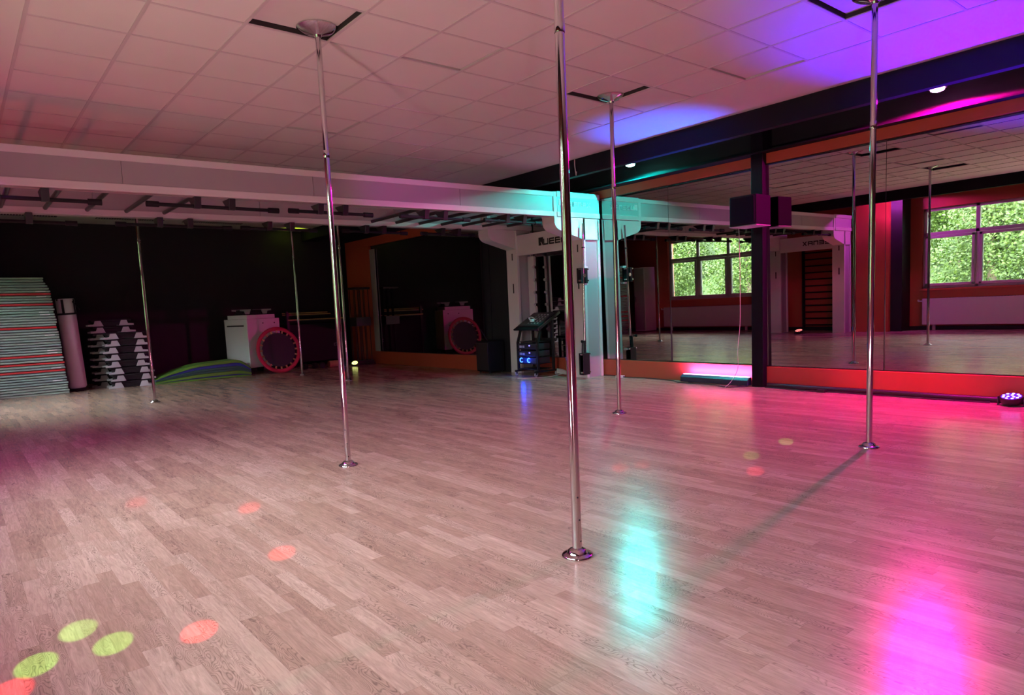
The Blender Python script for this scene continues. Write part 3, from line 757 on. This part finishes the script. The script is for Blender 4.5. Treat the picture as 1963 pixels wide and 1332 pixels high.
# ------------------------------------------------------------------ mat stack on the left
zs = []; z = 0.0; tot = 2.10; n_m = 46; step = tot / n_m
red_z = [1.79, 1.585, 1.19, .67, .54, .42]
reds = sorted({int(round(v / step)) for v in red_z}, reverse=True)
rnd = random.Random(3)
lbl_at = {int(v / step) for v in (1.86, 1.75, 1.49, 1.42, 1.09, .79, .75, .50, .27)}
ordn = ['first', 'second', 'third', 'fourth', 'fifth', 'sixth', 'seventh', 'eighth', 'ninth', 'tenth', 'eleventh', 'twelfth', 'thirteenth', 'fourteenth', 'fifteenth', 'sixteenth']
rn = ['topmost', 'second-highest', 'third-highest', 'fourth-highest', 'fifth-highest', 'lowest']
for i in range(n_m):
    z0 = i * step; topi = n_m - 1 - i
    xr = 1.575 - .0030 * i + rnd.uniform(-.012, .012) - (.10 if i > 40 else 0) * (i - 40) / 6
    yf = 14.75 + rnd.uniform(-.012, .012)
    isr = i in reds
    above = [r for r in reds if r > i]
    if isr: lab = '%s red gym mat in the tall stack at the left edge' % rn[reds.index(i)]
    elif not above:
        lab = 'topmost grey-green gym mat of the tall stack at the left edge' if topi == 0 else 'grey-green gym mat %s below the top one of the tall left stack' % ordn[topi - 1]
    else:
        a = min(above); lab = 'grey-green gym mat %s below the %s red mat of the left stack' % (ordn[a - i - 1], rn[reds.index(a)])
    m = MB(); h = step - .011
    m.box(-1.9, 0, 0, 1.0, 0, h)
    mt_ = M['mat_red'] if isr else (M['mat_green'] if rnd.random() < .6 else M['mat_teal'])
    o = m.build('gym_mat', mt_, bevel=.009, loc=(xr, yf, z0 + .0005)); 
    if i in lbl_at:
        q = MB(); q.box(-.22, -.07, -.002, .002, .012, h - .01); q.box(-.19, -.17, -.003, 0, .010, h - .012); q.build('maker_tag', M['white'], o)
    tag(o, lab, 'gym mat', 'gym mats in the tall stack')

# boxing bag leaning by the stack
bag = empty('punch_bag', (1.745, 15.05, .06)); bag.rotation_euler = (0, -.035, 0)
MB().lathe([(.12, .0), (.145, .03), (.148, .06), (.148, 1.36), (.145, 1.38)], (0, 0, 0), 28).build('bag_body', M['vinyl'], bag, smooth=True)
m = MB(); m.lathe([(.149, 0), (.151, .004), (.151, .03), (.149, .034)], (0, 0, 1.36), 28); bnd = m.build('black_band', M['black'], bag, smooth=True)
MB().lathe([(.147, 0), (.15, .02), (.15, .25), (.14, .27)], (0, 0, 1.385), 28).build('bag_top', M['vinyl'], bag, smooth=True)
m = MB()
for a in (-2.0, -.6, 1, 2.6): m.box(-.02, .02, -.154, -.146, 1.385, 1.64, Matrix.Rotation(a + PI / 2, 3, 'Z'), (0, 0, 1.5))
m.tube(smooth_pts([(.1, -.11, 1.6), (.16, -.14, 1.5), (.2, -.1, 1.45), (.17, 0, 1.55), (.05, .02, 1.68), (-.1, -.05, 1.69), (-.13, -.08, 1.62)]), .012, 6)
m.build('strap', M['black'], bag)
MB().lathe([(.13, -.055), (.14, -.045), (.14, -.002), (.12, 0)], (0, 0, 0), 24).build('foot_ring', M['black'], bag)
tag(bag, 'tall off-white punch bag with black straps beside the mat stack', 'punch bag')

# step platforms
def make_step():
    r = empty('step_platform')
    MB().box(-.34, .34, -.145, .145, .078, .125).build('deck', M['black'], r, bevel=.014)
    MB().box(-.30, .30, -.14, .14, .012, .078).build('underside', M['black'], r)
    for s in (-1, 1):
        for yy in (-1, 1):
            m = MB(); pts = [(-.14, 0), (.12, 0), (.075, .105), (-.02, .105), (-.04, .042), (-.14, .034)]
            m.prism([(u * s * -1 if s > 0 else u, v) for u, v in pts], 'y', -.012, .012)
            m.v = [(v[0] + s * .25, v[1] + yy * .155, v[2]) for v in m.v]
            m.build('foot', M['grey_foot'], r, bevel=.003)
    return r
st0 = make_step(); hs = .133
offs = [(0, -.04), (.03, .05), (.02, 0), (-.03, .03), (0, 0), (-.03, .04), (.02, .0), (.0, .03)]
names = ['lowest', 'second-lowest', 'third-lowest', 'fourth-lowest', 'fifth-lowest', 'sixth-lowest', 'seventh-lowest', 'eighth-lowest']
cnt = 0
def put_step(x, y, z, rz, lab, grp='aerobic step platforms', flip=False):
    global cnt
    o = st0 if cnt == 0 else copy_tree(st0); cnt += 1
    o.location = (x, y, z); o.rotation_euler = (PI if flip else 0, 0, rz); tag(o, lab, 'step platform', grp)
for k, (dx, rz) in enumerate(offs):
    put_step(2.60 + dx - .02 * (k > 3), 14.95, k * hs, rz, 'black step platform with grey feet, %s of the front stack' % names[k])
for k in range(10):
    put_step(2.43 + .01 * (k % 3), 15.42, k * .1315, .02 * (-1) ** k, 'black step platform, %s of the stack behind' % (names + ['ninth-lowest', 'topmost'])[k] if k != 9 else 'topmost black step platform of the rear stack, its grey feet showing above')
# ------------------------------------------------------------------ curved exercise mats
def wavy(lo, hi, y0, w, mat, label):
    A = smooth_pts([(x, 0, z) for x, z in lo], 6); B = smooth_pts([(x, 0, z) for x, z in hi], 6); m = MB(); n = len(A)
    vs = []
    for p, q in zip(A, B):
        for yy in (y0, y0 + w):
            vs.append((p.x, yy, p.z)); vs.append((p.x, yy, p.z + (q.z - p.z) * .9))
    fs = []
    for i in range(n - 1):
        a, b = i * 4, (i + 1) * 4
        fs += [(a, b, b + 1, a + 1), (a + 2, a + 3, b + 3, b + 2), (a, a + 2, b + 2, b), (a + 1, b + 1, b + 3, a + 3)]
    fs += [(0, 1, 3, 2), ((n - 1) * 4, (n - 1) * 4 + 2, (n - 1) * 4 + 3, (n - 1) * 4 + 1)]
    m.add(vs, fs); o = m.build('exercise_mat', mat, smooth=True)
    tag(o, label, 'exercise mat', 'curved exercise mats in the low pile'); return o
X0 = 3.01
layers = [(.002, 'g_green', .030, 'bottom green exercise mat of the low curved pile', 0.0),
          (.034, 'g_blue', .024, 'dark blue exercise mat just above the bottom green one', .05),
          (.056, 'g_green', .075, 'thick lower green exercise mat with a cut-off right end', .0),
          (.118, 'g_teal', .030, 'lower dark teal exercise mat in the low curved pile', .10),
          (.166, 'g_teal', .030, 'upper dark teal exercise mat under the blue one', .04),
          (.206, 'g_blue', .065, 'blue exercise mat under the top green one', .02),
          (.262, 'g_green', .055, 'topmost green exercise mat of the low curved pile', .06)]
def mprof(z):
    zl, zr = .004 + z * .30, .004 + z * .42
    return [(X0, zl), (X0 + .24, z * .58 + .004), (X0 + .60, z * .90 + .004), (3.85, z * 1.04 + .006), (4.35, z * 1.12 + .006), (4.64, z * 1.10 + .004), (4.86, z * .55 + .004)]
for k, (z, mt_, th, lab, dx) in enumerate(layers):
    zn = layers[k + 1][0] if k < 6 else z + .055
    wavy(mprof(z), mprof(zn), 14.76 + .02 * (k % 2), .56, M[mt_], lab)

# ------------------------------------------------------------------ white box with board, step and mini trampoline
bx = empty('plyometric_box', (5.36, 15.25, 0)); bx.rotation_euler.z = .30
m = MB(); m.box(-.42, .42, -.02, .80, .14, 1.20); m.build('box_body', M['white'], bx, bevel=.01)
m = MB()
for sx in (-.36, .36):
    for yy in (.04, .72): m.box(sx - .05, sx + .05, yy - .05, yy + .05, 0, .14)
m.each('foot', M['black'], bx)
m = MB(); m.box(-.424, -.42, .1, .7, 1.04, 1.07); m.build('hand_slot', M['ink'], bx)
m = MB()
for xx_ in (-.02, .28): m.lathe([(.014, 0), (.014, -.006), (.004, -.008)], (xx_, -.021, 1.1), 12, 'y')
m.each('bolt', M['ink'], bx)
tag(bx, 'white box cabinet standing in front of the black back wall', 'box')
bd = MB().box(-.36, .36, 0, .7, 0, .085).build('storage_board', M['white'], bevel=.008, loc=(5.34, 15.28, 1.202)); bd.rotation_euler.z = .30
tag(bd, 'thick white board lying on top of the white box', 'board')
put_step(5.26, 15.62, 1.288 + .125, .28, 'upturned black step platform on top of the white box', flip=True)
tr = empty('mini_trampoline', (5.50, 14.72, 0)); tr.rotation_euler = (-.14, 0, .08)
def ring(m, R, r, z, n=48, k=12, sy=1.0):
    vs = []; fs = []
    for i in range(n):
        a = 2 * PI * i / n
        for j in range(k):
            b = 2 * PI * j / k; rr = R + r * math.cos(b); vs.append((rr * math.cos(a), r * sy * math.sin(b), z + rr * math.sin(a)))
    for i in range(n):
        for j in range(k):
            fs.append([i * k + j, ((i + 1) % n) * k + j, ((i + 1) % n) * k + (j + 1) % k, i * k + (j + 1) % k])
    m.add(vs, fs); return m
ring(MB(), .462, .042, .51, sy=.6).build('padded_rim', M['red_frame'], tr, smooth=True)
MB().lathe([(.37, -.006), (.372, 0), (.37, .006)], (0, 0, .51), 40, 'y').build('jumping_cloth', M['net'], tr)
for k in range(20):
    a = 2 * PI * k / 20
    m = MB(); c = Vector((.395 * math.cos(a), -.012, .51 + .395 * math.sin(a))); m.box(c.x - .028, c.x + .028, -.02, 0, c.z - .018, c.z + .018, Matrix.Rotation(-a, 3, 'Y'))
    m.build('elastic_loop', M['gold'], tr, bevel=.004)
for a in (.8, 2.4, 4.0, 5.5):
    m = MB(); p = Vector((.44 * math.cos(a), .02, .51 + .44 * math.sin(a))); m.rod(p, p + Vector((0, .18, 0)), .014, n=12); m.build('leg', M['black_metal'], tr)
tag(tr, 'red-rimmed mini trampoline leaning upright against the white box', 'trampoline')

# barbell bars rack and oddments right of the box
rk = empty('bar_rack', (6.75, 15.85, 0))
m = MB(); m.box(-.65, .80, 0, .4, .12, 1.02); m.build('cabinet', M['black'], rk, bevel=.01)
m = MB()
for sx in (-.6, .75): m.box(sx - .03, sx + .03, -.03, .03, 0, 1.34)
m.each('upright', M['black_metal'], rk)
for z, yy, x0, x1 in ((1.13, -.08, -.62, .80), (1.25, .04, -.70, .5), (1.29, .1, -.68, .45)):
    m = MB(); m.rod((x0, yy, z), (x1, yy, z), .014, n=12); m.build('wooden_bar', M['wood'], rk, smooth=True)
m = MB(); m.box(-.6, .75, -.09, .12, 1.10, 1.115); m.box(-.6, .75, 0, .2, 1.22, 1.235); m.each('rest', M['black_metal'], rk)
m = MB()
for (x0, x1, z0, z1) in ((.52, .64, .47, .475), (.52, .64, .52, .525), (.52, .525, .47, .525), (.635, .64, .47, .525)): m.box(x0, x1, -.006, -.001, z0, z1)
m.build('outlined_label', M['grey_foot'], rk)
m = MB(); 
for sx in (-.5, .65): m.box(sx - .04, sx + .04, .04, .34, 0, .12)
m.each('foot', M['black'], rk)
tag(rk, 'low black rack with wooden bars on top, right of the trampoline', 'rack')
def dumbbell(x, y, rz, c, label):
    r = empty('dumbbell', (x, y, .0)); r.rotation_euler.z = rz
    MB().rod((-.12, 0, .07), (.12, 0, .07), .016, n=12).build('grip', M['chrome2'], r, smooth=True)
    for s in (-1, 1):
        MB().lathe([(.06, -.05), (.068, -.04), (.068, .04), (.06, .05)], (s * .14, 0, .068), 8, 'x').build('weight', c, r)
    tag(r, label, 'dumbbell', 'dumbbells on the floor by the rack')
dumbbell(6.30, 15.1, .3, M['black'], 'black dumbbell on the floor nearest the trampoline')
dumbbell(6.62, 15.15, 1.2, M['black'], 'black dumbbell on the floor left of the tan roller')
o = MB().rod((-.16, 0, .075), (.16, 0, .075), .075, n=24).build('foam_roller', M['tan'], smooth=True, loc=(6.92, 15.1, 0)); tag(o, 'short tan roller lying on the floor by the black rack', 'foam roller')
dumbbell(7.22, 15.42, .1, M['black_metal'], 'black dumbbell right of the tan roller')

# corner stand with thin bars, before the orange surround
cs = empty('bar_stand', (7.62, 15.0, 0))
for z0, z1, w in ((.05, .10, .24), (.92, 1.13, .22), (1.78, 1.83, .24)):
    MB().box(-w, w - .06, -.18, .18, z0, z1).build('holder_plate', M['black_metal'], cs, bevel=.006)
for k in range(9):
    x = -.2 + k * .045; yy = .14 - (k % 3) * .12
    MB().rod((x, yy, .1), (x, yy, 1.78), .010, n=8).build('thin_bar', M['black'], cs)
MB().box(-.24, .2, -.2, .2, 0, .05).build('foot_plate', M['black'], cs, bevel=.006)
tag(cs, 'black floor stand of thin upright bars before the orange surround', 'stand')

# tall white locker by the far window, seen in the mirror
lk = empty('tall_locker', (-1.2, 14.75, 0))
MB().box(-.3, .25, -.22, .22, .02, 2.1).build('body', M['rig'], lk, bevel=.008)
MB().box(.25, .262, -.2, .2, .06, 2.06).build('door', M['rig_panel'], lk, bevel=.003)
MB().box(-.28, .23, -.2, .2, 0, .02).build('plinth', M['black'], lk)
MB().box(.262, .28, .14, .16, 1.0, 1.15).build('handle', M['chrome2'], lk)
tag(lk, 'tall pale locker beside the far window, seen in the left mirror', 'locker')

wb = empty('wall_bars', (LW + .02, 8.86, 0))
for yy in (-.50, .50): MB().box(0, .10, yy - .02, yy + .02, .001, 2.35).build('side_post', M['black'], wb)
for k in range(13): MB().rod((.07, -.50, .15 + k * .175), (.07, .50, .15 + k * .175), .019, n=10).build('rung', M['black'], wb, smooth=True)
tag(wb, 'black climbing wall bars behind the left posts of the white frame, seen in the mirror', 'wall bars')
# ceiling vents near the back wall
for k, (x0, x1) in enumerate(((-.2, 1.78), (2.42, 3.62), (4.0, 5.2))):
    v = empty('ceiling_vent', ((x0 + x1) / 2, 15.62, HC)); h = (x1 - x0) / 2
    m = MB(); m.box(-h, h, -.09, -.07, -.012, -.001); m.box(-h, h, .07, .09, -.012, -.001); m.box(-h, -h + .02, -.09, .09, -.012, -.001); m.box(h - .02, h, -.09, .09, -.012, -.001); m.build('frame', M['grille'], v)
    m = MB(); m.box(-h, h, -.07, .07, -.003, -.0005); m.build('duct_back', M['void'], v)
    m = MB(); n = int(2 * h / .045)
    for i in range(n): m.box(-h + .03 + i * .045, -h + .045 + i * .045, -.07, .07, -.010, -.003)
    m.build('slat', M['rig_inner'], v)
    tag(v, ['leftmost slotted ceiling vent above the mat stack', 'slotted ceiling vent right of the leftmost one', 'dark slotted ceiling vent above the curved mats'][k], 'ceiling vent', 'slotted vents along the back of the ceiling')

# ------------------------------------------------------------------ party light throwing dots
pt = empty('party_light', (-.545, -.2, 3.05))
MB().box(-.06, .06, -.06, .06, -.10, 0).build('bracket', M['black_metal'], pt)
MB().lathe([(.05, -.26), (.11, -.22), (.13, -.16), (.11, -.10), (.05, -.09)], (0, 0, 0), 24).build('dome', M['fascia'], pt, smooth=True)
tag(pt, 'small dark party light hanging from the left black beam above the camera', 'party light')
src = Vector((-.545, -.2, 3.05 - .28))
for (x, y, c, pw) in ((.268, 3.116, 'g', 1.0), (.353, 2.887, 'g', 1.2), (.114, 2.90, 'g', 1.2), (.624, 2.756, 'r', 1.5), (1.189, 3.389, 'r', 1.2), (1.355, 4.379, 'r', 1.2), (.85, 5.111, 'r', .8), (.031, 2.74, 'r', 1.4),
                      (3.659, 3.314, 'r', .8), (3.84, 3.26, 'r', .7), (4.188, 2.549, 'r', 1.0), (5.22, 2.90, 'g', .7), (4.596, 2.831, 'g', .6)):
    d = (Vector((x, y, 0)) - src).length
    ang = math.degrees(2 * math.atan(.073 / d)) * (1 if x < 3 else .9)
    s = spot(src, (x, y, 0), (.25, 1, .08) if c == 'g' else (1, .04, .05), 6500 * pw * (d / 4.7) ** 2 * .35, ang, .4, .002)

spot(src, (4.9, 7.9, 2.75), (1, .05, .85), 900, 11, 1.0, .02)  # added magenta spot, stands in for pink mirror bounce on the beam panel
# ------------------------------------------------------------------ outdoors
sl = MB(); nx, ny = 24, 40
rg = random.Random(5)
vs = []
for i in range(nx + 1):
    for j in range(ny + 1):
        x = -4 - i * 1.0; y = -14 + j * 1.2
        z = -1.0 + max(0, (-x - 7)) * .36 + rg.uniform(-.25, .25)
        vs.append((x, y, z))
fs = [(i * (ny + 1) + j, i * (ny + 1) + j + 1, (i + 1) * (ny + 1) + j + 1, (i + 1) * (ny + 1) + j) for i in range(nx) for j in range(ny)]
sl.add(vs, fs)
g_ = sl.build('hillside', M['grass'], smooth=True); g_['kind'] = 'structure'
def make_tree(mat, seed, R=1.7, n=17000):
    rr = random.Random(seed); r = empty('tree')
    m = MB(); m.tube(smooth_pts([(0, 0, -.5), (.05, .03, 1.2), (-.05, 0, 2.4), (.1, 0, 3.6)]), .13, 8)
    for k in range(5):
        a = rr.uniform(0, 6.28); m.tube([(0, 0, 1.6 + k * .3), (math.cos(a) * .8, math.sin(a) * .8, 2.4 + k * .3), (math.cos(a) * 1.3, math.sin(a) * 1.3, 3.0 + k * .35)], .04, 6)
    m.build('trunk', M['bark'], r)
    m = MB(); cl = [(Vector((rr.uniform(-1, 1) * R * .6, rr.uniform(-1, 1) * R * .6, rr.uniform(.9, 4.4))), rr.uniform(.7, 1.25)) for _ in range(16)]
    for i in range(n):
        c, s = cl[rr.randrange(len(cl))]
        d = Vector((rr.gauss(0, 1), rr.gauss(0, 1), rr.gauss(0, 1))).normalized() * s * rr.uniform(.7, 1.05)
        p = c + d; w = rr.uniform(.035, .07); u = Vector((rr.gauss(0, 1), rr.gauss(0, 1), rr.gauss(0, .6))).normalized(); v = u.orthogonal().normalized() * w * .6; u = u * w
        m.add([p - u, p + v, p + u, p - v], [(0, 1, 2, 3)])
    m.build('crown', mat, r); return r
tA = make_tree(M['leaf1'], 1); tB = make_tree(M['leaf2'], 2)
k = 0; rr = random.Random(9); first = {0: tA, 1: tB}; used = set()
rr = random.Random(4)
for row in range(4):
    x = -9.6 - row * 4.3
    ys = [-1.6 + (row % 2) * 2.2 + k * 4.4 for k in range(-(row // 2), 8 + row)]
    for y in ys:
        kind = rr.random() < .4
        src_t = first[int(kind)]
        o = src_t if int(kind) not in used else copy_tree(src_t)
        used.add(int(kind)); xx_ = x + rr.uniform(-.1, .1); s = rr.uniform(.95, 1.04)
        o.location = (xx_, y, -1.0 + max(0, (-xx_ - 7)) * .36 - .2); o.scale = (s, s, s * 1.12); o.rotation_euler.z = rr.choice((0, PI / 2, PI, -PI / 2))
        rown = ['in the row nearest the windows', 'in the second row up the slope', 'high up the slope', 'at the top of the slope'][row]
        tag(o, ('mid green' if kind else 'light green') + ' leafy tree outside, ' + rown, 'tree', 'leafy trees outside the windows, ' + ('mid green, ' if kind else 'light green, ') + rown)

# ------------------------------------------------------------------ daylight
w = bpy.data.worlds.new('world'); SC.world = w; w.use_nodes = True
bg = w.node_tree.nodes['Background']; bg.inputs[0].default_value = (.82, .90, 1, 1); bg.inputs[1].default_value = 70.0
sun = bpy.data.lights.new('sun', 'SUN'); sun.energy = 24.0; sun.angle = .02; sun.color = (1, .95, .84)
so = bpy.data.objects.new('sun', sun); COL.objects.link(so); so.rotation_euler = (math.radians(20), math.radians(38), 0)
zc = (WZ0 + WZ1) / 2
for y0_, y1_, _k in wins:
    a = area((LW - .30, (y0_ + y1_) / 2, zc), (3, (y0_ + y1_) / 2, zc), (1, 1, 1), 1, y1_ - y0_, 1.9); a.data.cycles.is_portal = True

# added out-of-view stage lights by the window wall that tint the ceiling reddish
for (x, y, to, c, p, lab) in ((-.9, 2.6, (2.2, 4.6, HC), (1, .50, .58), 300, 'stage light with a red glow under the windows behind the camera'),
                              (-.9, -1.5, (3.2, 1.5, HC), (1, .50, .60), 430, 'stage light with a rose glow at the window wall behind the camera'),):
    par(x, y, lab, c, .4, 0); spot((x, y, .14), to, c, p, 120, 1.0, .1)

# ------------------------------------------------------------------ camera
cam = bpy.data.cameras.new('camera'); co = bpy.data.objects.new('camera', cam); COL.objects.link(co)
f, yaw, pitch, roll = 1313.34, 0.6811189, -0.1103734, -0.0438015
fw = Vector((math.sin(yaw) * math.cos(pitch), math.cos(yaw) * math.cos(pitch), math.sin(pitch)))
rt = Vector((math.cos(yaw), -math.sin(yaw), 0)); up = rt.cross(fw)
rt2 = rt * math.cos(roll) + up * math.sin(roll); up2 = -rt * math.sin(roll) + up * math.cos(roll)
mt = Matrix((rt2, up2, -fw)).transposed().to_4x4(); mt.translation = (0, 0, 1.18884)
co.matrix_world = mt
cam.sensor_width = 36; cam.lens = f / 1963 * 36; cam.shift_y = 70 / 1963; cam.clip_start = .05; cam.clip_end = 200
SC.camera = co

SC.view_settings.view_transform = 'Standard'; SC.view_settings.look = 'None'
SC.view_settings.exposure = 0.08; SC.view_settings.gamma = 1.0; SC.view_settings.use_curve_mapping = False
cy = SC.cycles
cy.use_denoising = True; cy.max_bounces = 10; cy.diffuse_bounces = 5; cy.glossy_bounces = 6; cy.transparent_max_bounces = 12
cy.sample_clamp_indirect = 6; cy.blur_glossy = 0.6; cy.caustics_reflective = False; cy.caustics_refractive = False
